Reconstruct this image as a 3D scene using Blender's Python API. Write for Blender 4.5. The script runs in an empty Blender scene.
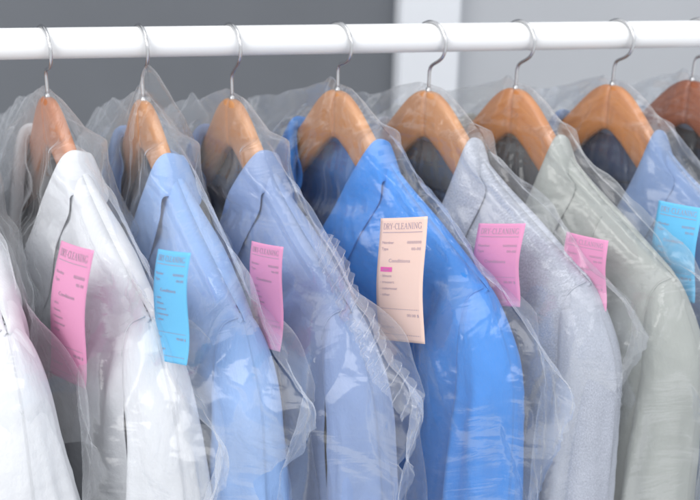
import bpy, math, random
import numpy as np
from mathutils import Matrix, Vector
C = bpy.context.scene.collection
rad = math.radians

# ------------------------------------------------------------------ noise
def _h(ix, iy, seed):
    n = (ix.astype(np.int64)*374761393 + iy.astype(np.int64)*668265263 + seed*1274126177) & 0x7fffffff
    n = ((n ^ (n >> 13))*1274126177) & 0x7fffffff
    return ((n ^ (n >> 16)) & 0xffff)/65535.0
def vn(x, y, seed=0):
    x = np.asarray(x, float); y = np.asarray(y, float)
    x, y = np.broadcast_arrays(x, y)
    ix = np.floor(x); iy = np.floor(y); fx = x-ix; fy = y-iy
    fx = fx**3*(fx*(fx*6-15)+10); fy = fy**3*(fy*(fy*6-15)+10)
    a = _h(ix, iy, seed); b = _h(ix+1, iy, seed); c = _h(ix, iy+1, seed); d = _h(ix+1, iy+1, seed)
    return (a+(b-a)*fx)*(1-fy)+(c+(d-c)*fx)*fy          # 0..1
def sn(x, y, seed=0): return vn(x, y, seed)*2-1
def ridge(x, y, seed=0):                                   # sharp creases, 0..1
    return 1-np.abs(sn(x, y, seed))
def smooth(x, a, b):
    t = np.clip((np.asarray(x, float)-a)/(b-a), 0, 1); return t*t*(3-2*t)
def smax(a, b, k):
    h = np.clip(.5+.5*(a-b)/k, 0, 1); return b+(a-b)*h+k*h*(1-h)

# ------------------------------------------------------------------ object helpers
def link(o, parent=None):
    C.objects.link(o)
    if parent is not None: o.parent = parent
    return o
def mesh_obj(name, verts, faces, mat, parent=None, smooth_=True, uv=None):
    me = bpy.data.meshes.new(name)
    me.from_pydata([tuple(map(float, v)) for v in verts], [], [tuple(int(i) for i in f) for f in faces])
    me.materials.append(mat)
    if smooth_: me.polygons.foreach_set('use_smooth', [True]*len(me.polygons))
    if uv is not None:
        l = me.uv_layers.new(name='UVMap')
        vi = np.empty(len(me.loops), int); me.loops.foreach_get('vertex_index', vi)
        l.data.foreach_set('uv', np.asarray(uv, float)[vi].ravel())
    me.update()
    return link(bpy.data.objects.new(name, me), parent)
def grid_faces(nr, nc, wrap=False):
    f = []
    for i in range(nr-1):
        for j in range(nc if wrap else nc-1):
            k = (j+1) % nc
            f.append((i*nc+j, i*nc+k, (i+1)*nc+k, (i+1)*nc+j))
    return f
def tube(path, r, n=10, cap=True):
    path = [np.array(p, float) for p in path]; V = []; F = []
    rr = r if hasattr(r, '__len__') else [r]*len(path)
    prev = None
    for i, p in enumerate(path):
        t = path[min(i+1, len(path)-1)]-path[max(i-1, 0)]; t /= np.linalg.norm(t)+1e-12
        if prev is None:
            a = np.array([1, 0, 0]) if abs(t[0]) < .8 else np.array([0, 1, 0])
            nrm = np.cross(t, a)
        else: nrm = prev-t*np.dot(prev, t)
        nrm /= np.linalg.norm(nrm); prev = nrm; b = np.cross(t, nrm)
        for k in range(n):
            an = 2*math.pi*k/n; V.append(p+rr[i]*(math.cos(an)*nrm+math.sin(an)*b))
    F = grid_faces(len(path), n, True)
    if cap:
        F.append(tuple(range(n))[::-1]); F.append(tuple(len(V)-n+k for k in range(n)))
    return V, F
def empty(name, loc, label, cat, group=None):
    o = bpy.data.objects.new(name, None); o.empty_display_size = .02; link(o)
    o.location = loc; o['label'] = label; o['category'] = cat
    if group: o['group'] = group
    return o
def box(name, x0, x1, y0, y1, z0, z1, mat, bev=.003):
    import bmesh
    bm = bmesh.new(); bmesh.ops.create_cube(bm, size=1)
    for v in bm.verts:
        v.co = Vector(((x0+x1)/2+v.co.x*(x1-x0), (y0+y1)/2+v.co.y*(y1-y0), (z0+z1)/2+v.co.z*(z1-z0)))
    if bev: bmesh.ops.bevel(bm, geom=bm.edges[:], offset=bev, segments=2, affect='EDGES')
    me = bpy.data.meshes.new(name); bm.to_mesh(me); bm.free(); me.materials.append(mat)
    return link(bpy.data.objects.new(name, me))

# ------------------------------------------------------------------ materials
class NT:
    def __init__(s, name):
        s.m = bpy.data.materials.new(name); s.m.use_nodes = True; s.t = s.m.node_tree; s.t.nodes.clear()
        s.out = s.t.nodes.new('ShaderNodeOutputMaterial')
    def n(s, kind, props=None, **inp):
        k = s.t.nodes.new('ShaderNode'+kind)
        for a, b in (props or {}).items(): setattr(k, a, b)
        for a, b in inp.items():
            key = a.replace('_', ' ')
            sock = k.inputs[int(a[1:])] if a[0] == 'i' and a[1:].isdigit() else k.inputs[key]
            if isinstance(b, bpy.types.NodeSocket): s.t.links.new(b, sock)
            else: sock.default_value = b
        return k
    def fin(s, shader): s.t.links.new(shader, s.out.inputs['Surface']); return s.m
def col(r, g, b):
    f = lambda c: (c/255/12.92) if c <= 10 else ((c/255+.055)/1.055)**2.4
    return (f(r), f(g), f(b), 1)

def fabric(name, c, c2=None, kind='shirt', rough=.85, seed=0):
    t = NT(name); tc = t.n('TexCoord')
    P = tc.outputs['UV']
    m = t.n('Mapping', Vector=P)
    if kind == 'heather':
        n1 = t.n('Noise', Vector=m.outputs[0], Scale=800., Detail=2., Roughness=.7)
        m2 = t.n('Mapping', Vector=P, Scale=(1, .6, 1))
        n2 = t.n('Noise', Vector=m2.outputs[0], Scale=800., Detail=3., Roughness=.6)
        n3 = t.n('Noise', Vector=P, Scale=60., Detail=3.)
        a = t.n('Math', {'operation': 'MULTIPLY'}, i0=n1.outputs['Fac'], i1=n2.outputs['Fac'])
        a2 = t.n('Math', {'operation': 'MULTIPLY_ADD'}, i0=n3.outputs['Fac'], i1=.12, i2=a.outputs[0])
        r = t.n('MapRange', Value=a2.outputs[0], **{'From_Min': .2, 'From_Max': .43})
        colr = t.n('Mix', {'data_type': 'RGBA'}, Factor=r.outputs[0]); colr.inputs[6].default_value = c; colr.inputs[7].default_value = c2
        bumpsrc = n1.outputs['Fac']; bs = .12
    elif kind == 'plaid':
        w1 = t.n('Wave', {'wave_type': 'BANDS', 'bands_direction': 'X'}, Vector=P, Scale=7., Distortion=.3)
        w2 = t.n('Wave', {'wave_type': 'BANDS', 'bands_direction': 'Y'}, Vector=P, Scale=9., Distortion=.3)
        r1 = t.n('MapRange', Value=w1.outputs['Fac'], **{'From_Min': .8, 'From_Max': .9})
        r2 = t.n('MapRange', Value=w2.outputs['Fac'], **{'From_Min': .8, 'From_Max': .9})
        q = t.n('Mix', {'data_type': 'RGBA'}, Factor=r1.outputs[0]); q.inputs[6].default_value = c; q.inputs[7].default_value = c2
        colr = t.n('Mix', {'data_type': 'RGBA'}, Factor=r2.outputs[0]); t.t.links.new(q.outputs[2], colr.inputs[6]); colr.inputs[7].default_value = col(70, 78, 52)
        bumpsrc = w1.outputs['Fac']; bs = .02
    else:
        n1 = t.n('Noise', Vector=P, Scale=25., Detail=4., Roughness=.6)
        wv = t.n('Wave', {'wave_type': 'BANDS', 'bands_direction': 'DIAGONAL'}, Vector=P, Scale=420., Distortion=3., Detail=1.)
        n4 = t.n('Noise', Vector=P, Scale=900., Detail=1.)
        s_ = t.n('Math', {'operation': 'ADD'}, i0=wv.outputs['Fac'], i1=n4.outputs['Fac'])
        k = t.n('MapRange', Value=n1.outputs['Fac'], **{'From_Min': .3, 'From_Max': .7, 'To_Min': .95, 'To_Max': 1.04})
        k2 = t.n('MapRange', Value=s_.outputs[0], **{'From_Min': .3, 'From_Max': 1.6, 'To_Min': .975, 'To_Max': 1.02})
        kk = t.n('Math', {'operation': 'MULTIPLY'}, i0=k.outputs[0], i1=k2.outputs[0])
        colr = t.n('VectorMath', {'operation': 'SCALE'}, i0=c[:3], Scale=kk.outputs[0])
        bumpsrc = s_.outputs[0]; bs = .025
    cr = t.n('Noise', Vector=P, Scale=38., Detail=5., Roughness=.55)       # small wrinkles
    b0 = t.n('Bump', Height=cr.outputs['Fac'], Strength=.42, Distance=.007)
    b = t.n('Bump', Height=bumpsrc, Strength=bs, Distance=.001, Normal=b0.outputs[0])
    co = colr.outputs[2] if kind in ('heather', 'plaid') else colr.outputs[0]
    p = t.n('BsdfPrincipled', Roughness=rough, Normal=b.outputs[0])
    t.t.links.new(co, p.inputs['Base Color'])
    p.inputs['Specular IOR Level'].default_value = .25
    p.inputs['Sheen Weight'].default_value = .15; p.inputs['Sheen Roughness'].default_value = .4
    tl = t.n('BsdfTranslucent', Normal=b.outputs[0]); t.t.links.new(co, tl.inputs['Color'])
    mx = t.n('MixShader', i0=.12 if kind == 'shirt' else .03, i1=p.outputs[0], i2=tl.outputs[0])
    return t.fin(mx.outputs[0])

def wood(name, c1, c2, seed=0.):
    t = NT(name); tc = t.n('TexCoord')
    m = t.n('Mapping', Vector=tc.outputs['UV'], Scale=(6., 60., 1.), Location=(seed, seed*.7, 0))
    n = t.n('Noise', Vector=m.outputs[0], Scale=1.6, Detail=6., Roughness=.6, Distortion=.8)
    m2 = t.n('Mapping', Vector=tc.outputs['UV'], Scale=(14., 420., 1.), Location=(seed, 0, 0))
    n2 = t.n('Noise', Vector=m2.outputs[0], Scale=1., Detail=3.)
    a = t.n('Math', {'operation': 'MULTIPLY_ADD'}, i0=n2.outputs['Fac'], i1=.35, i2=n.outputs['Fac'])
    r = t.n('MapRange', Value=a.outputs[0], **{'From_Min': .45, 'From_Max': .95})
    mx = t.n('Mix', {'data_type': 'RGBA'}, Factor=r.outputs[0]); mx.inputs[6].default_value = c1; mx.inputs[7].default_value = c2
    b = t.n('Bump', Height=a.outputs[0], Strength=.08, Distance=.001)
    p = t.n('BsdfPrincipled', Roughness=.42, Normal=b.outputs[0]); t.t.links.new(mx.outputs[2], p.inputs['Base Color'])
    p.inputs['Coat Weight'].default_value = .35; p.inputs['Coat Roughness'].default_value = .22
    return t.fin(p.outputs[0])

def plain(name, c, rough=.5, metal=0., bump=0., bscale=60., var=0.):
    t = NT(name); tc = t.n('TexCoord')
    n = t.n('Noise', Vector=tc.outputs['Object'], Scale=bscale, Detail=5.)
    b = t.n('Bump', Height=n.outputs['Fac'], Strength=bump, Distance=.002)
    n2 = t.n('Noise', Vector=tc.outputs['Object'], Scale=bscale*.07+1, Detail=3.)
    k = t.n('MapRange', Value=n2.outputs['Fac'], **{'From_Min': .3, 'From_Max': .7, 'To_Min': 1-var, 'To_Max': 1+var})
    s_ = t.n('VectorMath', {'operation': 'SCALE'}, i0=c[:3], Scale=k.outputs[0])
    p = t.n('BsdfPrincipled', Roughness=rough, Metallic=metal, Normal=b.outputs[0]); t.t.links.new(s_.outputs[0], p.inputs['Base Color'])
    return t.fin(p.outputs[0])

def film(name, haze=.052, edge=.40):
    t = NT(name); tc = t.n('TexCoord')
    m = t.n('Mapping', Vector=tc.outputs['UV'], Rotation=(0, 0, rad(-33)), Scale=(1., 3.5, 1.))
    n = t.n('TexNoise', Vector=m.outputs[0], Scale=9., Detail=3., Roughness=.5, Distortion=1.)
    f = t.n('TexNoise', Vector=tc.outputs['UV'], Scale=45., Detail=4., Roughness=.6, Distortion=1.4)
    vo = t.n('TexVoronoi', {'feature': 'F1'}, Vector=t.n('VectorMath', {'operation': 'ADD'}, i0=m.outputs[0], i1=t.n('VectorMath', {'operation': 'SCALE'}, i0=f.outputs['Color'], Scale=.03).outputs[0]).outputs[0], Scale=34.)
    h = t.n('Math', {'operation': 'MULTIPLY_ADD'}, i0=f.outputs['Fac'], i1=.2, i2=n.outputs['Fac'])
    h = t.n('Math', {'operation': 'MULTIPLY_ADD'}, i0=vo.outputs['Distance'], i1=.20, i2=h.outputs[0])
    b = t.n('Bump', Height=h.outputs[0], Strength=.5, Distance=.005)
    lw = t.n('LayerWeight', Blend=.5, Normal=b.outputs[0])
    pw = t.n('Math', {'operation': 'POWER'}, i0=lw.outputs['Facing'], i1=2.4)
    fac = t.n('Math', {'operation': 'MULTIPLY_ADD'}, i0=pw.outputs[0], i1=edge, i2=haze)
    df = t.n('BsdfDiffuse', Color=(.95, .96, .98, 1), Normal=b.outputs[0])
    tl = t.n('BsdfTranslucent', Color=(.95, .96, .98, 1), Normal=b.outputs[0])
    hz = t.n('MixShader', i0=.5, i1=df.outputs[0], i2=tl.outputs[0])
    tr = t.n('BsdfTransparent', Color=(.99, .995, 1, 1))
    m1 = t.n('MixShader', i0=fac.outputs[0], i1=tr.outputs[0], i2=hz.outputs[0])
    gl = t.n('BsdfGlossy', Color=(1, 1, 1, 1), Roughness=.13, Normal=b.outputs[0])
    fr = t.n('Fresnel', IOR=1.40, Normal=b.outputs[0])
    fr2 = t.n('Math', {'operation': 'MINIMUM'}, i0=fr.outputs[0], i1=.16)
    m2 = t.n('MixShader', i0=fr2.outputs[0], i1=m1.outputs[0], i2=gl.outputs[0])
    return t.fin(m2.outputs[0])

# fix name used above
_orig_n = NT.n
def _n(s, kind, props=None, **inp):
    kind = {'Noise': 'TexNoise', 'Wave': 'TexWave'}.get(kind, kind)
    return _orig_n(s, kind, props, **inp)
NT.n = _n

# ------------------------------------------------------------------ camera (solved from the rail and hooks)
D, H, YAW, PIT, ROLL, FPX = .92, .12, .24, .3402, .0170, 970.
cam_o = np.array([0., -D, H])
fw = np.array([math.sin(YAW)*math.cos(PIT), math.cos(YAW)*math.cos(PIT), -math.sin(PIT)])
rt = np.array([math.cos(YAW), -math.sin(YAW), 0]); up = np.cross(rt, fw)
r2 = rt*math.cos(ROLL)+up*math.sin(ROLL); u2 = -rt*math.sin(ROLL)+up*math.cos(ROLL)
cd = bpy.data.cameras.new('camera'); cam = link(bpy.data.objects.new('camera', cd))
M = Matrix.Identity(4)
for i in range(3): M[i][0] = r2[i]; M[i][1] = u2[i]; M[i][2] = -fw[i]; M[i][3] = cam_o[i]
cam.matrix_world = M
cd.sensor_width = 36; cd.lens = FPX/700*36; cd.clip_start = .02; cd.clip_end = 50
cd.dof.use_dof = True; cd.dof.focus_distance = .80; cd.dof.aperture_fstop = 5.6
bpy.context.scene.camera = cam

# ------------------------------------------------------------------ setting
dark = plain('charcoal_wall_paint', col(104, 107, 112), .9, bump=.03, var=.03)
light = plain('pale_grey_wall_paint', col(176, 178, 182), .9, bump=.03, var=.02)
white = plain('white_wall_paint', col(214, 216, 220), .8, bump=.03, var=.01)
# x positions at depth from picture columns 398 and 460
def xat(px, y, py=60):
    d = fw+r2*(px-350)/FPX-u2*(py-250)/FPX; k = (y+D)/d[1]; return float(cam_o[0]+d[0]*k)
YW = .95
xa = xat(399, YW-.04); xb = xat(459, YW-.04)
wl = box('wall_dark', -2.2, xa+.02, YW, YW+.08, -2.2, 1.4, dark, 0); wl['kind'] = 'structure'
wp = box('wall_pillar', xa, xb, YW-.04, YW+.10, -2.2, 1.4, white, .004); wp['kind'] = 'structure'
wr = box('wall_light', xb-.02, 3.6, YW+.01, YW+.09, -2.2, 1.4, light, 0); wr['kind'] = 'structure'

RR = .0138
railm = plain('white_enamel', (.90, .905, .91, 1), .28, bump=.01)
V, F = [], []
xs = np.linspace(-1.0, 1.55, 60)
V, F = tube([(x, 0, 0) for x in xs], RR, 48)
rail = mesh_obj('clothes_rail', V, F, railm)
rail['label'] = 'white horizontal clothes rail that all the hangers hook over'; rail['category'] = 'clothes rail'

# ------------------------------------------------------------------ hanger profile (local: s towards viewer end, v towards garment front, w down)
PS = np.array([0, .010, .020, .030, .045, .060, .080, .10, .12, .16, .20, .215])
PW = np.array([0, .0012, .0065, .0148, .0310, .0475, .0660, .082, .0955, .121, .145, .154])
def wt(s):
    return np.interp(np.abs(s), PS, PW)
QS = np.array([0, .006, .020, .045, .060, .10, .16, .215])
QW = np.array([.048, .0490, .0595, .0830, .0965, .125, .154, .174])
def wb(s): return np.interp(np.abs(s), QS, QW)
def bow(s): return -.03*np.sqrt(np.asarray(s, float)**2+.004**2)

class Frame:
    def __init__(f, x, z, tw):
        f.o = np.array([x, 0, z]); f.N = np.array([math.sin(tw), -math.cos(tw), 0]); f.n = -np.array([math.cos(tw), math.sin(tw), 0])
    def __call__(f, s, v, w):
        s, v, w = np.broadcast_arrays(np.asarray(s, float), np.asarray(v, float), np.asarray(w, float))
        return (s[..., None]*f.N+v[..., None]*f.n-w[..., None]*np.array([0, 0, 1.]))   # relative to origin

def hermite_smooth_profile(fn, s):     # small blur to round the piecewise profile
    return sum(fn(s+d) for d in (-.006, -.003, 0, .003, .006))/5.

steel = plain('brushed_steel', (.62, .62, .63, 1), .22, metal=1., bump=.02)
def make_hanger(fr, mat, label):
    e = empty('coat_hanger', fr.o, label, 'hanger', 'wooden hangers on the rail')
    ss = np.concatenate([np.linspace(-.194, -.005, 60), [-.0025, -.0012, -.0005, 0, .0005, .0012, .0025], np.linspace(.005, .194, 60)])
    nk = 28; V = []; UV = []
    for s in ss:
        top = hermite_smooth_profile(wt, s) if abs(s) > .006 else wt(s)+.0006
        bot = wb(s); endr = min(1, max(.05, (1-((abs(s)-.179)/.0152)**2)**.5 if abs(s) > .179 else 1))
        hh = (bot-top)/2*endr; cc = (top+bot)/2; th = (.0065+.0035*smooth(abs(s), .05, .2))*endr**.5*(1-.3*math.exp(-(s/.0015)**2))
        for k in range(nk):
            a = 2*math.pi*k/nk; ca, sa = math.cos(a), math.sin(a)
            x = math.copysign(abs(ca)**.55, ca); y = math.copysign(abs(sa)**.55, sa)
            V.append(fr(s, bow(s)+x*th, cc+y*hh)); UV.append((s, (cc+y*hh)*1.0-abs(s)*.6+x*.004))
    F = grid_faces(len(ss), nk, True); F.append(tuple(range(nk))[::-1]); F.append(tuple(len(V)-nk+k for k in range(nk)))
    mesh_obj('wooden_body', V, F, mat, e, uv=UV)
    # hook
    zn = -fr.o[2]                                  # rail centre above the neck
    Rh = .0205; wc = -(zn)-(RR+.0016-Rh)           # w of the hook centre
    pts = []
    for a in np.linspace(rad(172), rad(-38), 40): pts.append((Rh*math.cos(a), wc-Rh*math.sin(a)))
    a = rad(-38); p0 = np.array([Rh*math.cos(a), wc-Rh*math.sin(a)]); p1 = np.array([.0012, -.022])
    tdir = np.array([math.sin(a), math.cos(a)])*.016
    for t in np.linspace(0, 1, 14)[1:]:
        m1 = p0+np.array([-.006, .006]); m2 = p1+np.array([.0028, -.005])
        q = (1-t)**3*p0+3*(1-t)**2*t*m1+3*(1-t)*t*t*m2+t**3*p1; pts.append(tuple(q))
    for w in (-.018, -.012, -.005, .004): pts.append((0, w))
    V, F = tube([fr(a, 0, b) for a, b in pts], .00165, 12)
    mesh_obj('hook', V, F, steel, e)
    V, F = tube([fr(0, 0, -.0022), fr(0, 0, .004)], .0028, 16)
    mesh_obj('ferrule', V, F, steel, e)
    return e

# ------------------------------------------------------------------ garments
def fold_field(s, w, seed, amp, kind):
    d = np.clip(w-.05, 0, 1)
    warp = .02*sn(s*9, w*6, seed+3)
    vert = sn((s+warp)*17+w*1.5, w*2.2, seed)*.65+sn((s+warp)*34, w*3.5, seed+1)*.28
    # tension lines running down from the shoulder point
    dx = .205-np.abs(s); dy = w-.13; an = np.arctan2(dx, dy+.06); rho = np.hypot(dx, dy+.06)
    diag = sn(an*7, rho*5, seed+5)*smooth(rho, .02, .12)*(1-smooth(rho, .2, .4))
    fine = ridge(s*42+warp*60, w*18, seed+7)**3*.10+sn(s*60, w*45, seed+8)*.04
    return amp*(vert*smooth(d, .03, .34)*1.0+diag*.45+fine*.8*smooth(d, .0, .1))
def body_T(s, w, g):
    x = np.clip(np.abs(s)/.218, 0, 1)
    d = np.clip(w-smw(np.clip(np.abs(s), 0, .215)), 0, 2)
    nf = 1-.5*(1-smooth(w, .05, .18))*(1-smooth(np.abs(s), .06, .14))
    nf = nf*np.sqrt(np.clip(1-(np.clip(np.abs(s)-.193-.06*smooth(w, .18, .3), 0, 1)/.0142)**2, 0, 1))
    return nf*g['T']*(.30+.70*np.sqrt(1-x**3.5+1e-6))*(d/(d+.015))**.5*(1+.10*smooth(d, .03, .2))
def front_v(s, w, g):
    b = bow(np.clip(np.abs(s), 0, .215))*(1-.45*smooth(w, .12, .45))
    return b+body_T(s, w, g)+fold_field(s, w, g['seed'], g['fold'], g['kind'])*smooth(w-wt(s), 0, .05)
def back_v(s, w, g):
    b = bow(np.clip(np.abs(s), 0, .215))*(1-.45*smooth(w, .12, .45))
    return b-body_T(s, w, g)*.95-fold_field(s, w, g['seed']+40, g['fold'], g['kind'])*smooth(w-wt(s), 0, .05)
WBOT = .78
def smw(s): return sum(wt(s+d) for d in (-.006, -.003, 0, .003, .006))/5.-.0040
def neck_s(w, g):      # half width of the neck opening at a depth
    t = np.clip((w-.045)/(g['vdepth']-.045), 0, 1)
    return g['neck']*(1-t**g['vexp'])
def sleeve_pts(fr, g, sign, nphi=72, nh=120):
    V = []; UV = []
    sd = g['seed']+(11 if sign > 0 else 23)
    L = .56
    hs = np.linspace(0, 1, nh)**1.5
    w0 = float(smw(.199))+.0012
    S = np.zeros((nh, nphi)); Vv = S.copy(); W = S.copy()
    for i, h in enumerate(hs):
        dep = h*L; hr = math.sqrt(max(0, 1-(1-min(1, dep/.075))**2)) if dep < .075 else 1
        cs = .199+.018*smooth(dep, 0, .10)+.008*dep/.5+g.get('sl_out', 0)*smooth(dep, 0, .2)
        rs = (.027+.006*smooth(dep, .04, .3))*max(hr, .02); rv = (g['T']*.86+(g['T']*.14+.004)*smooth(dep, .02, .2))*max(hr, .02)
        cv = float(bow(.2))*(1-.45*float(smooth(w0+dep, .12, .45)))+.002*float(smooth(dep, .02, .1))
        ph = np.linspace(0, 2*np.pi, nphi, endpoint=False)
        n = sn(ph*1.6+dep*2, dep*6, sd)*.5+sn(np.cos(ph)*2.4+np.sin(ph)*1.1+5, np.sin(ph)*2+dep*4.5+9, sd+1)*.9
        n2 = ridge(np.cos(ph)*4+dep*7, np.sin(ph)*4+dep*12, sd+2)**3
        k = 1+(n*.22+n2*.07)*smooth(dep, .015, .16)*(g['fold']/.018)
        S[i] = cs*1+rs*k*np.cos(ph); Vv[i] = cv+rv*k*np.sin(ph)
        W[i] = w0+dep+(.10+.45*(1-float(smooth(dep, 0, .07))))*rs*np.cos(ph)
    return S*sign, Vv, W
def make_garment(fr, g):
    e = empty(g['name'], fr.o, g['label'], g['cat'], g.get('group'))
    m, lin = g['mat'], g['lining']
    nb = 150; na = 120
    for sign, nm in ((1, 'front_panel'), (-1, 'front_panel')):
        a = np.linspace(0, 1, na)[None, :]; b = (np.linspace(0, 1, nb)**1.25)[:, None]
        s0 = g['neck']+(0.207-g['neck'])*a
        w = smw(s0)+(WBOT-smw(s0))*b
        win = float(smw(g['neck']))+(WBOT-float(smw(g['neck'])))*b
        sin_ = np.where(win < g['vdepth'], neck_s(win, g)*g['neck']/float(neck_s(win[0, 0], g)), 0)-.012*smooth(win, g['vdepth']-.03, g['vdepth']+.01)
        sout = 0.207-.006*smooth(w, .135, .23)+(.03+g.get('sl_out', 0)*.7)*smooth(w, .22, .6)
        ww = w; s = sin_+(sout-sin_)*a
        v = front_v(s*sign, ww, g)
        v = v+(.0025 if sign > 0 else -.0)*smooth(w, g['vdepth']-.06, g['vdepth'])
        P = fr(s*sign, v, ww)
        o = mesh_obj(nm, P.reshape(-1, 3), grid_faces(nb, na), m, e, uv=np.stack([s*sign, -ww], -1).reshape(-1, 2))
        sm = o.modifiers.new('thickness', 'SOLIDIFY'); sm.thickness = .0012; sm.offset = sign
    # back panel
    na2 = 200
    a = np.linspace(-1, 1, na2)[None, :]; b = (np.linspace(0, 1, nb)**1.25)[:, None]
    stop = .207*a
    wtop = np.where(np.abs(stop) < g['neck'], smw(g['neck'])-(smw(g['neck'])-g['backneck'])*np.cos(np.clip(stop/g['neck'], -1, 1)*np.pi/2)**.8, smw(stop))
    w = wtop+(WBOT-wtop)*b
    s = a*(0.207-.006*smooth(w, .135, .23)+(.03+g.get('sl_out', 0)*.7)*smooth(w, .22, .6))
    inside = np.abs(s) < g['neck']
    v = back_v(s, np.maximum(w, smw(s)+.0), g)
    # round the back neck outwards behind the hanger
    nk = smooth(1-np.abs(s)/(g['neck']*1.1), 0, .6)*(1-smooth(w, .05, .13))
    v = v*(1-nk)+(-.020)*nk
    P = fr(s, v, w)
    UV = np.stack([s, -w], -1).reshape(-1, 2)
    o = mesh_obj('back_panel', P.reshape(-1, 3), grid_faces(nb, na2), m, e, uv=UV)
    sm = o.modifiers.new('thickness', 'SOLIDIFY'); sm.thickness = .0012; sm.offset = -1
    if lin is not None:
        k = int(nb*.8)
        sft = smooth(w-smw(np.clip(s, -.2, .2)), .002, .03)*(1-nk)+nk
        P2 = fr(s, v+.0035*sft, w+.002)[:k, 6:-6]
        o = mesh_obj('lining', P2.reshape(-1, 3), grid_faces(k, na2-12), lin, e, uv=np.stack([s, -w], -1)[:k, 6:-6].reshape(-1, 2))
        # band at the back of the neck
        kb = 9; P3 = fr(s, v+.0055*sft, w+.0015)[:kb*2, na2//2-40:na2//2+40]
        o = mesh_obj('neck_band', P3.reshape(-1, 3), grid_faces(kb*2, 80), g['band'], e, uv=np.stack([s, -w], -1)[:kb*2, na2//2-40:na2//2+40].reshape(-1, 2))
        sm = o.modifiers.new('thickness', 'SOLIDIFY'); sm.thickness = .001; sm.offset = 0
    # sleeves and armhole seams
    for sign in (1, -1):
        S, Vv, W = sleeve_pts(fr, g, sign)
        P = fr(S, Vv, W); nh, nphi = S.shape
        ph = np.linspace(0, 2*np.pi, nphi, endpoint=False)
        uv = np.stack([np.broadcast_to(.2*sign+.045*ph[None, :], S.shape), -W], -1).reshape(-1, 2)
        o = mesh_obj('sleeve', P.reshape(-1, 3), grid_faces(nh, nphi, True)+[tuple(range(nphi))], m, e, uv=uv)
        # seam where the sleeve head meets the body front
        pts = []
        for j in range(nphi):
            if not (0.42*np.pi < ph[j] < 1.02*np.pi): continue
            dd = front_v(S[:, j], W[:, j], g)-Vv[:, j]
            inside_ = np.abs(S[:, j]) < .217
            idx = [i for i in range(1, 60) if dd[i-1]*dd[i] < 0 and inside_[i]]
            if idx:
                i = idx[0]; t = dd[i-1]/(dd[i-1]-dd[i])
                pts.append(fr(S[i, j]*t+S[i-1, j]*(1-t), (Vv[i, j]*t+Vv[i-1, j]*(1-t))+.0008, W[i, j]*t+W[i-1, j]*(1-t)))
        runs = [[]]
        for p in pts:
            if runs[-1] and np.linalg.norm(p-runs[-1][-1]) > .012: runs.append([])
            runs[-1].append(p)
        good = max(runs, key=len)
        if len(good) > 4:
            rp = fr(sign*.204, float(bow(.204))+.004, float(smw(.204))+.0)
            good = [rp, rp*.5+good[0]*.5+fr(0, .004, 0)]+good if np.linalg.norm(good[0]-rp) < .05 else good
            for _ in range(3): good = [good[0]]+[(a+2*b_+c)/4 for a, b_, c in zip(good, good[1:], good[2:])]+[good[-1]]
            V, F = tube(good, .0009, 6); mesh_obj('armhole_seam', V, F, m, e)
    # collar: fold line and outer edge, mirrored, front ends to the back of the neck
    nk = g['neck']; vd = g['vdepth']; cw = g['cw']
    ctrl = []
    for q in (1., .8, .6, .4, .2):
        w = .047+(vd-.047)*q; s = float(neck_s(np.array(w), g))
        dsdw = (float(neck_s(np.array(w+.002), g))-float(neck_s(np.array(w-.002), g)))/.004
        nx, nw = 1/math.hypot(1, dsdw), -dsdw/math.hypot(1, dsdw)
        wd = cw*(1-.25*smooth(q, .7, 1.))
        so, wo = s+wd*nx, w+wd*nw*.9
        Fp = np.array([s-.001, float(front_v(np.array(s), np.array(w), g))+g['lift'], w-.002])
        Op = np.array([so, float(front_v(np.array(so), np.array(wo), g))+.0035, wo])
        ctrl.append((Fp, Op))
    sw = float(smw(nk))+.002; T = g['T']
    B = g['backneck']
    ctrl.append((np.array([nk+.001, bow(nk)+.008, sw-.006]), np.array([nk+cw*.60, bow(nk+cw*.8)+.015, float(smw(nk+cw*.60))+.006])))
    ctrl.append((np.array([nk-.003, bow(nk)-.010, sw-.004]), np.array([nk+cw*.45, bow(nk)-.018, float(smw(nk+cw*.45))+.026])))
    ctrl.append((np.array([nk*.62, -.017, sw+(B-sw)*.6-.004]), np.array([nk*.85, -.032, sw+(B-sw)*.6+cw*.7])))
    ctrl.append((np.array([0, -.021, B-.006]), np.array([0, -.037, B+cw*.8])))
    mir = [(np.array([-a[0], a[1], a[2]]), np.array([-b[0], b[1], b[2]])) for a, b in ctrl[-2::-1]]
    ctrl = ctrl+mir
    A = np.array([np.concatenate(c) for c in ctrl]); nC = len(A)
    U = []
    for i in range(nC-1):
        p0 = A[max(i-1, 0)]; p1 = A[i]; p2 = A[i+1]; p3 = A[min(i+2, nC-1)]
        for t in np.linspace(0, 1, 9)[:-1]:
            U.append(.5*((2*p1)+(-p0+p2)*t+(2*p0-5*p1+4*p2-p3)*t*t+(-p0+3*p1-3*p2+p3)*t**3))
    U.append(A[-1]); U = np.array(U)
    prof = [(-.34, -1.0), (-.18, -.75), (-.05, -.35), (.0, 0.), (.03, .28), (.10, .40), (.25, .36), (.45, .26), (.7, .12), (.9, .02), (1., -.10)]
    V = []; UV = []
    L = 0
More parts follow.
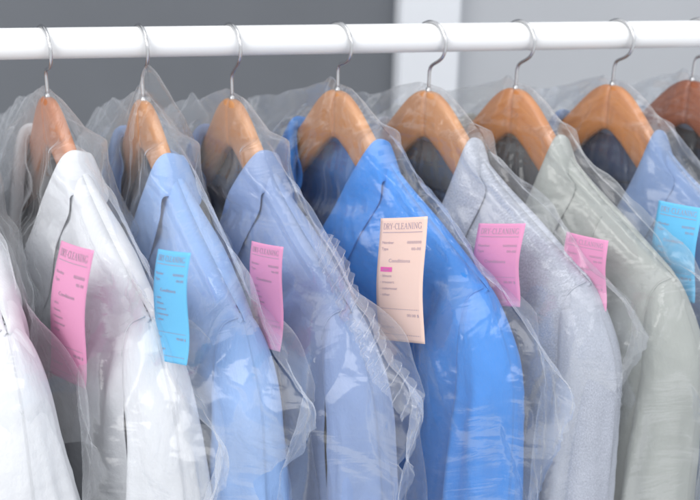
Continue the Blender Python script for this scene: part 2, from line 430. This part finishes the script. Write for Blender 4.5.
    for i, c in enumerate(U):
        Fp, Op = c[:3], c[3:]
        dirn = Op-Fp; x = dirn/np.linalg.norm(dirn); tan = U[min(i+1, len(U)-1)][:3]-U[max(i-1, 0)][:3]
        tan /= np.linalg.norm(tan); nr = np.cross(x, tan); nr /= np.linalg.norm(nr)
        # outward normal: away from the hanger axis
        ref = np.array([0, 1., 0])
        if i == 0: sgn = 1 if nr@ref > 0 else -1
        if i > 0:
            L += np.linalg.norm(U[i][:3]-U[i-1][:3])
        nr = nr*sgn
        wob = .0014*float(sn(L*18, 0, g['seed']+60))
        for q, hgt in prof:
            p = Fp+dirn*max(q, 0)+nr*(g['lift']*(hgt+ .0)+wob*max(q, 0))+(x*q*.03 if q < 0 else 0)*0
            if q < 0: p = Fp+dirn*(-q)*.5+nr*hgt*g['lift']*.9
            V.append(fr(*p)); UV.append((L+.3, q*cw+.5))
    o = mesh_obj('collar', V, grid_faces(len(U), len(prof)), g.get('cmat', m), e, uv=UV)
    sm = o.modifiers.new('thickness', 'SOLIDIFY'); sm.thickness = .0016 if g['kind'] == 'shirt' else .0026; sm.offset = 0
    sb = o.modifiers.new('round', 'SUBSURF'); sb.levels = 1; sb.render_levels = 2
    if g.get('seams'):
        for s0, s1 in g['seams']:
            ws = np.linspace(float(smw(s0))+.004, .5, 60); S = s0+(s1-s0)*(ws-ws[0])/.4
            V, F = tube([fr(a, float(front_v(np.array(a), np.array(b), g))+.0007, b) for a, b in zip(S, ws)], .0007, 6)
            mesh_obj('dart_seam', V, F, m, e)
    # buttons below the neck opening
    for w in (vd+.03, vd+.11, vd+.19):
        v = float(front_v(np.array(.0), np.array(w), g))+.005
        V, F = tube([fr(0, v-.001, w), fr(0, v+.0015, w)], [.0055, .0052], 18)
        mesh_obj('button', V, F, button_m, e)
    return e

# ------------------------------------------------------------------ bags
def bag_sheet(fr, g, side, na=260, nb=240):
    """side=+1 front, -1 back"""
    sc, wc = g['corner']; seed = g['seed']+100+(0 if side > 0 else 7)
    a = np.linspace(-1, 1, na)[None, :]; b = np.linspace(0, 1, nb)[:, None]**1.1
    def s_edge(w):
        k = sc-g.get('tuck', .03)*smooth(w, wc, wc+.09)
        return k
    def top(s):
        x = np.abs(s); base = np.interp(x, [0, .018, .032, sc*.33, sc*.66, sc], [-.006, -.004, .004, .05+(wc-.19)*.33, .112+(wc-.19)*.66, wc])
        far = np.interp(x, [0, .018, .05, .12, .20, sc], [-.006, -.005, .003, .022, .052, .118])
        base = np.where(s < 0, far+.004*sn(s*25, 7., g['seed']+161)*smooth(x, .04, .09), base)
        base = base+.0035*sn(s*38, 2., g['seed']+160)*smooth(x, .03, .06)
        tf = g.get('tuft')
        if tf: base = base-tf[0]*np.exp(-((s-tf[1])/tf[2])**2)
        base = base-.007*np.exp(-((s+.012)/.006)**2)*vn(s*0+1, 0., g['seed']+5)
        return base
    # corner: a in [-1,1] maps to s on the top edge; lower rows follow the side edge
    stop = sc*a
    wtop = top(stop)
    w = wtop+(WBAG-wtop)*b
    s = a*np.where(w > wc-.001, s_edge(w), sc)
    pert = .009*(ridge(w*15, 3., g['seed']+150)-.5)*smooth(w, wc, wc+.04)+.006*(ridge(w*44, 1., g['seed']+151)-.5)*smooth(w, wc-.02, wc+.03)+.002*sn(w*150, 1., g['seed']+152)
    s = s+np.sign(s)*pert*np.abs(a)**7
    # garment envelope
    xs = np.clip(np.abs(s), 0, .25)
    bw = bow(np.clip(xs, 0, .215))*(1-.45*smooth(w, .12, .45))
    wcl = np.maximum(w, smw(np.clip(np.abs(s), 0, .214))+.004)
    slc = .214+g.get('sl_out', 0)*smooth(w, .14, .32)
    if side > 0:
        G = front_v(np.clip(s, -.192, .192), wcl, g)
        G = np.where(np.abs(s) < .215, G, G)
        # sleeve bulge
        slv = bw+.002+(g['T']+.019+.010*smooth(w, .22, .36))*np.sqrt(np.clip(1-((np.abs(s)-slc)/np.where(np.abs(s) < slc, .060+g.get('sl_out', 0), .040))**2, 0, 1))*np.sqrt(np.clip(1-(1-np.clip((w-.136)/.075, 0, 1))**2, 0, 1))
        G = smax(G, slv, .012)
    else:
        G = back_v(np.clip(s, -.192, .192), wcl, g)
        slv = bw+.002-(g['T']+.019+.010*smooth(w, .22, .36))*np.sqrt(np.clip(1-((np.abs(s)-slc)/np.where(np.abs(s) < slc, .060+g.get('sl_out', 0), .040))**2, 0, 1))*np.sqrt(np.clip(1-(1-np.clip((w-.136)/.075, 0, 1))**2, 0, 1))
        G = -smax(-G, -slv, .012)
        nkk = smooth(1-np.abs(s)/(g['neck']*1.5), 0, .6)*(1-smooth(w, .05, .13)); G = G*(1-nkk)-.034*nkk
    # near the neck the film tents from the hook over hanger and collar
    dtop = w-wtop
    open_ = np.clip(dtop/.075, 0, 1)**.7
    edge = 1-np.clip(np.abs(s)/np.maximum(np.where(w > wc, s_edge(w), sc), 1e-4), 0, 1)
    openS = np.clip(edge/.20, 0, 1)**.85
    gap = (.006+.013*np.exp(-((np.abs(s)-.07)/.05)**2)*(1-smooth(w, .16, .28)))*side
    tgt = G+gap
    hang = bw+side*.015
    tgt = np.where(side*tgt > side*hang, tgt, hang)
    mid = bw
    op = np.minimum(open_, openS)
    v = mid+(tgt-mid)*op
    # crinkles
    dx = np.abs(s); th = np.arctan2(dx+.0001, w+.012); rho = np.hypot(dx, w+.012)
    sg = np.sign(s+1e-9)
    sg = np.sign(s+1e-9)
    rad_ = ridge(th*8*sg+.7*sn(rho*7, th*2, seed), rho*3., seed+1)-.5
    rad2 = ridge(th*19*sg+.9*sn(rho*11, th*3, seed+2), rho*7, seed+3)-.5
    wx = .6*sn(s*14, w*14, seed+9); wy = .6*sn(s*14+7, w*14, seed+10)
    # diagonal crinkle frame so creases follow the pull from the hook to the corner
    p_ = (np.abs(s)*.84+w*.54); q_ = (-np.abs(s)*.54+w*.84)
    c1 = ridge(q_*26+wx, p_*10+wy, seed+4)-.5
    c2 = ridge(q_*60+wx*2, p_*26+wy*2, seed+5)-.5
    q3 = -np.abs(s)*.93+w*.36; p3 = np.abs(s)*.36+w*.93; kv = smooth(w+.25*np.abs(s), .20, .32)
    c1 = c1*(1-kv)+kv*(ridge(q3*24+wx, p3*7+wy, seed+24)-.5)
    c2 = c2*(1-kv)+kv*(ridge(q3*54+wx*2, p3*17+wy*2, seed+25)-.5)
    c3 = ridge((s*.8+w*.6)*95+wx*3, (w*.8-s*.6)*60+wy*3, seed+6)-.5
    out = smooth(np.abs(s), .17, .26)*smooth(w, .08, .16)
    patch = smooth(vn(s*9, w*9, seed+14), .4, .8)
    amp = g.get('crk', 1.)*(.0040*rad_*smooth(rho, .03, .12)+.0016*rad2*smooth(rho, .02, .08)
          +(.0010+.0055*out+.0012*patch)*c1+(.0005+.0022*out+.0009*patch)*c2+(.0002+.0010*out+.0003*patch)*c3)
    amp = amp+.006*sn(s*12+w*3, w*4, seed+12)*out
    safe = smooth(dtop, .0, .02)
    v = v+side*amp*(.25+.75*safe)
    # never inside the cloth
    wl = smw(np.clip(np.abs(s), g['neck'], .214))
    lim = -.04*(1-smooth(w, wl-.026, wl-.006))-.35*smooth(np.abs(s)-g.get('sl_out', 0)*smooth(w, .14, .32), .226, .262)-.05*(1-smooth(dtop, .004, .034))*smooth(np.abs(s), .17, .20)
    if side > 0: lim = lim+.014*np.exp(-((np.abs(s)-neck_s(w, g)-.012)/.026)**2)*(1-smooth(w, .2, .28))*smooth(w, .005, .032)
    wlim = side*G+.0045+.004*smooth(w, .24, .34)+lim
    v = side*smax(side*v, wlim, .004)
    jit = smooth(np.abs(a)-.0, .9, 1.)
    v = v+(.006*sn(w*22, side*0., g['seed']+170)+.003*sn(w*70, 0., g['seed']+171))*jit*smooth(w, wc-.05, wc)
    v = v+(.007*sn(s*20, 0, g['seed']+172)+.003*sn(s*60, 0, g['seed']+173))*(1-smooth(dtop, 0, .03))*smooth(np.abs(s), .03, .08)
    return s, v, w
WBAG = .80
def make_bag(fr, g):
    e = empty('garment_bag', fr.o, g['bag_label'], 'garment bag', 'clear plastic bags over the hanging clothes')
    for side, nm in ((1, 'front_sheet'), (-1, 'back_sheet')):
        s, v, w = bag_sheet(fr, g, side)
        P = fr(s, v, w)
        mesh_obj(nm, P.reshape(-1, 3), grid_faces(*s.shape), g.get('film', film_m), e, uv=np.stack([s+(0 if side > 0 else 3)+g['seed']*.13, -w], -1).reshape(-1, 2))
    if g.get('elastic'):
        wc, sc_ = g['corner'][1], g['corner'][0]
        s, v, w = bag_sheet(fr, g, 1)
        es, ew, ev = s[0], w[0], v[0]
        k = np.where((es > .14) & (es < sc_-.002))[0]
        ee = np.linspace(es[k[0]], es[k[-1]], 420)
        V = []; UV = []; rows = 30
        for r in range(rows):
            q = r/(rows-1)
            for x in ee:
                w0_ = float(np.interp(x, es, ew)); v0_ = float(np.interp(x, es, ev))
                grow = float(smooth(x, .14, .18)); nx, nw = .56, -.83
                wd = (-.024+.038*q)*grow
                pl = math.sin(x*2*math.pi/.0095+2.6*float(sn(x*30, q*2.5, 77)))+.35*math.sin(x*2*math.pi/.0043+q*5)
                amp_ = .0026*grow*(.35+.65*abs(math.sin(q*math.pi*2.5+.3)))
                sc2 = .0006*float(sn(x*120, 0, 78))*q
                V.append(fr(x+nx*(wd+sc2), v0_+.003*(1-q)+amp_*pl*.6, w0_+nw*(wd+sc2)))
                UV.append((x*1.3, q*.03))
        mesh_obj('elastic_edge', V, grid_faces(rows, 420), film_ruffle, e, uv=UV)
    return e

# ------------------------------------------------------------------ tags
GL = {  # serif capitals on a 1 x 1.0 cell: list of (x0,y0,x1,y1,weight)
 'D': (.78, [(.14, 0, .14, 1, 2), (.02, 0, .4, 0, 1), (.02, 1, .4, 1, 1), 'arcD']),
 'R': (.76, [(.14, 0, .14, 1, 2), (.02, 0, .26, 0, 1), (.02, 1, .40, 1, 1), (.14, .5, .40, .5, 1), 'arcR', (.36, .5, .66, 0, 2), (.56, 0, .76, 0, 1)]),
 'Y': (.76, [(.08, 1, .38, .5, 2), (.68, 1, .38, .5, 1), (.38, .5, .38, 0, 2), (.26, 0, .5, 0, 1), (.0, 1, .2, 1, 1), (.56, 1, .76, 1, 1)]),
 '-': (.42, [(.06, .38, .34, .38, 1.4)]),
 'C': (.74, ['arcC', (.66, .98, .66, .74, 1)]),
 'L': (.66, [(.14, 0, .14, 1, 2), (.02, 0, .6, 0, 1), (.02, 1, .28, 1, 1), (.6, 0, .62, .24, 1)]),
 'E': (.68, [(.14, 0, .14, 1, 2), (.02, 0, .6, 0, 1), (.02, 1, .58, 1, 1), (.14, .52, .44, .52, 1), (.6, 0, .62, .22, 1), (.58, 1, .58, .8, 1), (.44, .42, .44, .62, 1)]),
 'A': (.80, [(.10, 0, .38, 1, 1), (.38, 1, .68, 0, 2), (.22, .36, .56, .36, 1), (.0, 0, .2, 0, 1), (.56, 0, .78, 0, 1)]),
 'N': (.84, [(.16, 0, .16, 1, 1), (.16, 1, .68, 0, 2), (.68, 0, .68, 1, 1), (.04, 0, .28, 0, 1), (.02, 1, .18, 1, 1), (.56, 1, .80, 1, 1)]),
 'I': (.36, [(.17, 0, .17, 1, 2), (.05, 0, .29, 0, 1), (.05, 1, .29, 1, 1)]),
 'G': (.80, ['arcC', (.66, .98, .66, .76, 1), (.66, .02, .66, .4, 2), (.54, .4, .76, .4, 1)]),
}
def stroke(V, F, x0, y0, x1, y1, t):
    dx, dy = x1-x0, y1-y0; l = math.hypot(dx, dy) or 1; nx, ny = -dy/l*t/2, dx/l*t/2
    n = max(1, int(l/.004))
    b = len(V)
    for i in range(n+1):
        f = i/n; V.append((x0+dx*f+nx, y0+dy*f+ny)); V.append((x0+dx*f-nx, y0+dy*f-ny))
    for i in range(n): F.append((b+2*i, b+2*i+1, b+2*i+3, b+2*i+2))
def serif_text(txt, x, y, h, th):
    V, F = [], []
    for ch in txt:
        adv, st = GL[ch]
        for k in st:
            if k == 'arcD': pts = [(.4+.32*math.cos(a), .5+.5*math.sin(a)) for a in np.linspace(math.pi/2, -math.pi/2, 11)]
            elif k == 'arcR': pts = [(.40+.22*math.cos(a), .75+.25*math.sin(a)) for a in np.linspace(math.pi/2, -math.pi/2, 9)]
            elif k == 'arcC': pts = [(.42+.36*math.cos(a), .5+.52*math.sin(a)) for a in np.linspace(rad(48), rad(312), 15)]
            else:
                stroke(V, F, x+k[0]*h, y+k[1]*h, x+k[2]*h, y+k[3]*h, th*k[4]); continue
            for p, q in zip(pts, pts[1:]):
                wgt = 1+abs(math.sin(math.atan2(q[1]-p[1], q[0]-p[0])))
                stroke(V, F, x+p[0]*h, y+p[1]*h, x+q[0]*h, y+q[1]*h, th*wgt)
        x += adv*h+.06*h
    return V, F, x
def font_text(txt, x, y, size, align='LEFT'):
    cu = bpy.data.curves.new('t', 'FONT'); cu.body = txt; cu.size = size; cu.align_x = align; cu.resolution_u = 2
    cu.offset = 0
    o = bpy.data.objects.new('t', cu); C.objects.link(o); bpy.context.view_layer.update()
    dg = bpy.context.evaluated_depsgraph_get(); me = bpy.data.meshes.new_from_object(o.evaluated_get(dg))
    V = [(v.co.x+x, v.co.y+y) for v in me.vertices]; F = [tuple(p.vertices) for p in me.polygons]
    bpy.data.objects.remove(o); bpy.data.curves.remove(cu); bpy.data.meshes.remove(me)
    return V, F
TW_, TH_ = .052, .130     # paper slip size
_cache = {}
def tag_print(th_):
    if th_ in _cache: return _cache[th_]
    out = {}
    W_ = TW_
    tv, tf, xe = serif_text('DRY-CLEANING', 0, 0, .0052, .00030)
    k = (W_*.82)/xe
    out['title'] = ([(.09*W_+a*k, -.0112+b*1.12) for a, b in tv], tf)
    V, F = [], []
    stroke(V, F, .08*W_, -.0145, .92*W_, -.0145, .0006)
    def addt(txt, x, y, s, al='LEFT'):
        v, f = font_text(txt, x, y, s, al); b = len(V); V.extend(v); F.extend([tuple(i+b for i in q) for q in f])
    addt('Number', .08*W_, -.0262, .0042); addt('0000000', .92*W_, -.0262, .0042, 'RIGHT')
    addt('Type', .08*W_, -.0328, .0042); addt('00-00', .92*W_, -.0328, .0042, 'RIGHT')
    addt('Conditions', .5*W_, -.0455, .0054, 'CENTER')
    for i, tx in enumerate(('- shirt', '- blouse', '- trousers', '- outerwear', '- other')):
        if .0545+.0067*i < th_-.038: addt(tx, .10*W_, -.0545-.0067*i, .0042)
    def dots(y):
        x = .08*W_
        while x < .92*W_: stroke(V, F, x, y, min(x+.0014, .92*W_), y, .0007); x += .0024
    dots(-th_+.0350)
    addt('Price', .08*W_, -th_+.0275, .0042); addt('00.00 $', .92*W_, -th_+.0275, .0042, 'RIGHT')
    addt('Signature', .08*W_, -th_+.0140, .0042)
    dots(-th_+.0075)
    out['text'] = (V, F)
    hv, hf = [], []; stroke(hv, hf, .09*W_, -.0532, .36*W_, -.0532, .0050); out['hl'] = (hv, hf)
    _cache[th_] = out
    return out
def make_tag(fr, t, ink):
    th_ = t.get('h', TH_); curl = t.get('curl', .003); tl_, tr_, br_, bl_ = [np.array(q, float) for q in t['quad']]
    N, n = fr.N, fr.n; dn = np.array([0, 0, -1.])
    def mp(x, y, off=0.):
        a, q = x/TW_, -y/th_
        p = tl_*(1-a)*(1-q)+tr_*a*(1-q)+br_*a*q+bl_*(1-a)*q
        vv = curl*math.sin(q*math.pi*t.get('waves', 1.6)+t.get('ph', 0))+.0016*math.sin((a+.4*q)*3.)
        ss = .0012*math.sin(q*math.pi*2+1)
        return (p[0]+ss)*N+(p[1]+vv+off)*n+p[2]*dn
    e = empty('paper_tag', fr.o, t['label'], 'tag', 'dry cleaning slips on the bags')
    nx, ny = 12, 40; V = [mp(TW_*i/nx, -th_*j/ny) for j in range(ny+1) for i in range(nx+1)]
    o = mesh_obj('paper', V, grid_faces(ny+1, nx+1), t['mat'], e, uv=[(i/nx*.05, j/ny*.12) for j in range(ny+1) for i in range(nx+1)])
    sm = o.modifiers.new('thickness', 'SOLIDIFY'); sm.thickness = .0002; sm.offset = 0
    pr = tag_print(th_)
    for key, nm in (('title', 'title_lettering'), ('text', 'printed_lines')):
        v, f = pr[key]; mesh_obj(nm, [mp(a, b, .0004) for a, b in v], f, ink, e, smooth_=False)
    if t.get('hl'):
        v, f = pr['hl']; mesh_obj('highlight_stroke', [mp(a, b, .00028) for a, b in v], f, t['hl'], e, smooth_=False)
    return e

# ------------------------------------------------------------------ content
film_m = film('clear_polythene_film')
film_ruffle = film('gathered_polythene_film', .15, .5)
button_m = plain('shell_button', (.8, .8, .82, 1), .25)
cWhite = (.80, .81, .84, 1)
M_white = fabric('white_cotton', (.75, .76, .79, 1))
M_white2 = fabric('bright_white_cotton', (.75, .76, .79, 1))
M_light = fabric('light_blue_cotton', (.30, .46, .78, 1))
M_peri = fabric('periwinkle_blue_cotton', (.26, .35, .58, 1))
M_azure = fabric('azure_blue_cotton', (.058, .275, .76, 1))
M_heath = fabric('heather_grey_jersey', (.33, .35, .41, 1), (.50, .525, .60, 1), 'heather', .95)
M_sage = fabric('sage_grey_wool', (.37, .385, .36, 1), kind='wool', rough=.9)
M_blue = fabric('dusty_blue_wool', (.20, .29, .49, 1), kind='wool', rough=.9)
M_steel = fabric('pale_steel_blue_wool', (.30, .40, .55, 1), kind='wool', rough=.9)
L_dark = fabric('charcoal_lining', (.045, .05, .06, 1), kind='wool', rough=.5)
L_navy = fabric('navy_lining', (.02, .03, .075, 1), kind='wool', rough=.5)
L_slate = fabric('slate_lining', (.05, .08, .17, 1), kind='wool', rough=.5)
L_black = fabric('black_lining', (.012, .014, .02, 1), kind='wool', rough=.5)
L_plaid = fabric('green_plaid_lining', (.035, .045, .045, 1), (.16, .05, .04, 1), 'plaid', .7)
L_grey = fabric('grey_neck_band', (.14, .15, .16, 1), kind='wool', rough=.8)
woods = [wood('honey_beech_wood', (.66, .31, .12, 1), (.50, .20, .07, 1), .0),
         wood('orange_beech_wood', (.66, .27, .08, 1), (.48, .165, .045, 1), 3.),
         wood('reddish_beech_wood', (.58, .21, .075, 1), (.40, .12, .035, 1), 2.),
         wood('red_brown_wood', (.40, .12, .045, 1), (.22, .06, .025, 1), 5.)]
ink = plain('grey_print_ink', (.44, .35, .43, 1), .8)
P_pink = plain('pink_paper', col(226, 152, 190), .75, bump=.05, bscale=300)
P_blue = plain('sky_blue_paper', col(108, 194, 238), .75, bump=.05, bscale=300)
P_peach = plain('peach_paper', col(240, 208, 194), .75, bump=.05, bscale=300)
P_hl = plain('pink_highlighter_ink', col(236, 105, 180), .7)

NX = [-0.154, -0.061, 0.024, 0.107, 0.21, 0.303, 0.396, 0.504, 0.597]
NZ = [-0.047, -0.047, -0.0525, -0.0535, -0.048, -0.051, -0.051, -0.050, -0.0475]
TWS = [.27, .35, .29, .33, .45, .49, .43, .42, .42]
def G(**k):
    d = dict(T=.032, fold=.014, kind='shirt', neck=.061, vdepth=.20, vexp=1.0, cw=.038, lift=.009, backneck=.056, corner=(.30, .185), lining=None, band=None, name='shirt', cat='shirt')
    d.update(k); return d
garments = [
 G(seed=1, sl_out=.018, mat=M_white2, label='white shirt cut off by the left edge, in front of all the others', corner=(.25, .19), bag_label='clear bag over the half seen white shirt at the left edge', wood=0, hl='wooden hanger at the left edge holding the half seen white shirt'),
 G(seed=2, sl_out=.018, mat=M_white, label='white shirt with a pink slip, under the reddish first hanger', fold=.015, corner=(.315, .22), bag_label='clear bag over the white shirt with the pink slip', wood=2, hl='reddish wooden hanger inside the white shirt with the pink slip', crk=1.2),
 G(seed=3, tuck=.05, mat=M_light, label='light blue shirt with a blue slip, next to the white shirt', corner=(.305, .185), tuft=(.030, .013, .0042), bag_label='clear bag with a tuft at its hook over the light blue shirt', wood=0, hl='wooden hanger inside the light blue shirt with the blue slip', crk=1.2),
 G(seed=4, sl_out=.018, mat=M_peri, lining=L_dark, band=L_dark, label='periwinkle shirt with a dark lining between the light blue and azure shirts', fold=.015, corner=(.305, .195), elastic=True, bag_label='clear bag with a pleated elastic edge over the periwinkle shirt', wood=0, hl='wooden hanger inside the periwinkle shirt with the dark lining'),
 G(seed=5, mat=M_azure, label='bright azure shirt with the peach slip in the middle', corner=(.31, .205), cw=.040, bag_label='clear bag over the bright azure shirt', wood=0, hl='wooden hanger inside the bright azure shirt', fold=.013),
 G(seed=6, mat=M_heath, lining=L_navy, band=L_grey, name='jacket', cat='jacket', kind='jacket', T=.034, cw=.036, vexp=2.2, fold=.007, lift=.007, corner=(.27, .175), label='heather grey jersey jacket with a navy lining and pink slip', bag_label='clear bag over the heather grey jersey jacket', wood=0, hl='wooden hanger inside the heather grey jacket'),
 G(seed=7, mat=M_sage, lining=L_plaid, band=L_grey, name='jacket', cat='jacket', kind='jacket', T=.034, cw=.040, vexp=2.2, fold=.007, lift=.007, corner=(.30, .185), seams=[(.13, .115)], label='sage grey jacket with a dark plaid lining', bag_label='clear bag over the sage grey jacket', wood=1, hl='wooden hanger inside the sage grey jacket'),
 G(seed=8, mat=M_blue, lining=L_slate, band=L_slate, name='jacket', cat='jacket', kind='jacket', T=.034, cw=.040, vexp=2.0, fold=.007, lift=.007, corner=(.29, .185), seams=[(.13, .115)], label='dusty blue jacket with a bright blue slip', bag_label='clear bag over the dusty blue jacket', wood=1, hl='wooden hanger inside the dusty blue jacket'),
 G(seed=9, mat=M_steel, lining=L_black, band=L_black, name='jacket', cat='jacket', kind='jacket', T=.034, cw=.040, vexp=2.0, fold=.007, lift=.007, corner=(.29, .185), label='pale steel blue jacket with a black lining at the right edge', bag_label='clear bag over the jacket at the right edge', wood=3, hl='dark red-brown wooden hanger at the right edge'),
]
frames = []
for i, g in enumerate(garments):
    fr = Frame(NX[i], NZ[i], TWS[i]); frames.append(fr)
    make_hanger(fr, woods[g['wood']], g['hl'])
    g['group'] = 'shirts on the rail' if g['cat'] == 'shirt' else 'jackets on the rail'
    make_garment(fr, g)
    make_bag(fr, g)

def unproject(i, px, py, v):
    fr = frames[i]; d = fw+r2*(px-350)/FPX-u2*(py-250)/FPX
    P0 = fr.o+fr.n*v; t = ((P0-cam_o)@fr.n)/(d@fr.n); P = cam_o+d*t-fr.o
    return float(P@fr.N), v, float(-P[2])
# slips hang on the garment fronts; their places were measured on each front plane
TV = .060
TAGS = [
 (1, ((61, 240), (94, 250), (80, 390), (48, 372)), P_pink, dict(label='pink slip on the white shirt, whole and leaning left')),
 (2, ((160, 248), (193, 252), (182, 366), (152, 358)), P_blue, dict(label='sky blue slip on the light blue shirt', ph=.6)),
 (3, ((254, 240), (286, 246), (277, 352), (248, 342)), P_pink, dict(label='pink slip on the periwinkle shirt', ph=1.)),
 (4, ((380, 218), (427, 216), (423, 344), (380, 338)), P_peach, dict(label='peach slip with a pink highlighter mark on the azure shirt', hl=P_hl, curl=.0022, waves=1.)),
 (5, ((478, 223), (525, 223), (516, 308), (474, 304)), P_pink, dict(label='pink slip on the heather grey jacket', h=.098)),
 (6, ((567, 231), (609, 240), (603, 312), (562, 305)), P_pink, dict(label='pink slip on the sage grey jacket', ph=.6, h=.100)),
 (7, ((658, 200), (702, 208), (691, 304), (651, 296)), P_blue, dict(label='bright blue slip on the dusty blue jacket', h=.118)),
]
for i, quad, m, t in TAGS:
    t['quad'] = [unproject(i, px, py, .048 if i == 1 else TV) for px, py in quad]; t['mat'] = m
    q = np.array(t['quad']); print('TAG', i, 'w', round(float(np.linalg.norm(q[1]-q[0])), 3), 'h', round(float(np.linalg.norm(q[3]-q[0])), 3))
    make_tag(frames[i], t, ink)

# ------------------------------------------------------------------ light
def area(name, loc, target, sx, sy, power, colr=(1, 1, 1)):
    l = bpy.data.lights.new(name, 'AREA'); l.shape = 'RECTANGLE'; l.size = sx; l.size_y = sy; l.energy = power; l.color = colr
    o = link(bpy.data.objects.new(name, l)); o.location = loc
    o.rotation_euler = (Vector(target)-Vector(loc)).to_track_quat('-Z', 'Y').to_euler(); return o
area('softbox_left', (-1.5, -1.5, 1.1), (.2, -.1, -.2), 1.4, 1.2, 30, (1., .99, .97))
area('softbox_right', (1.3, -1.9, .9), (.3, -.1, -.2), 1.0, 1.2, 10, (.97, .98, 1.))
area('softbox_top', (.2, -.5, 1.7), (.25, .0, 0), 1.6, .9, 12)
w = bpy.data.worlds.new('World'); bpy.context.scene.world = w; w.use_nodes = True
bg = w.node_tree.nodes['Background']; bg.inputs[0].default_value = (.93, .96, 1, 1); bg.inputs[1].default_value = .94
sc = bpy.context.scene
sc.view_settings.view_transform = 'Standard'; sc.view_settings.look = 'None'; sc.view_settings.exposure = 0; sc.view_settings.gamma = 1
sc.render.engine = 'CYCLES'
sc.cycles.use_denoising = True
sc.cycles.max_bounces = 10; sc.cycles.diffuse_bounces = 3; sc.cycles.glossy_bounces = 3; sc.cycles.transmission_bounces = 4
sc.cycles.transparent_max_bounces = 28
sc.cycles.use_adaptive_sampling = True; sc.cycles.adaptive_threshold = .03
sc.cycles.caustics_reflective = False; sc.cycles.caustics_refractive = False
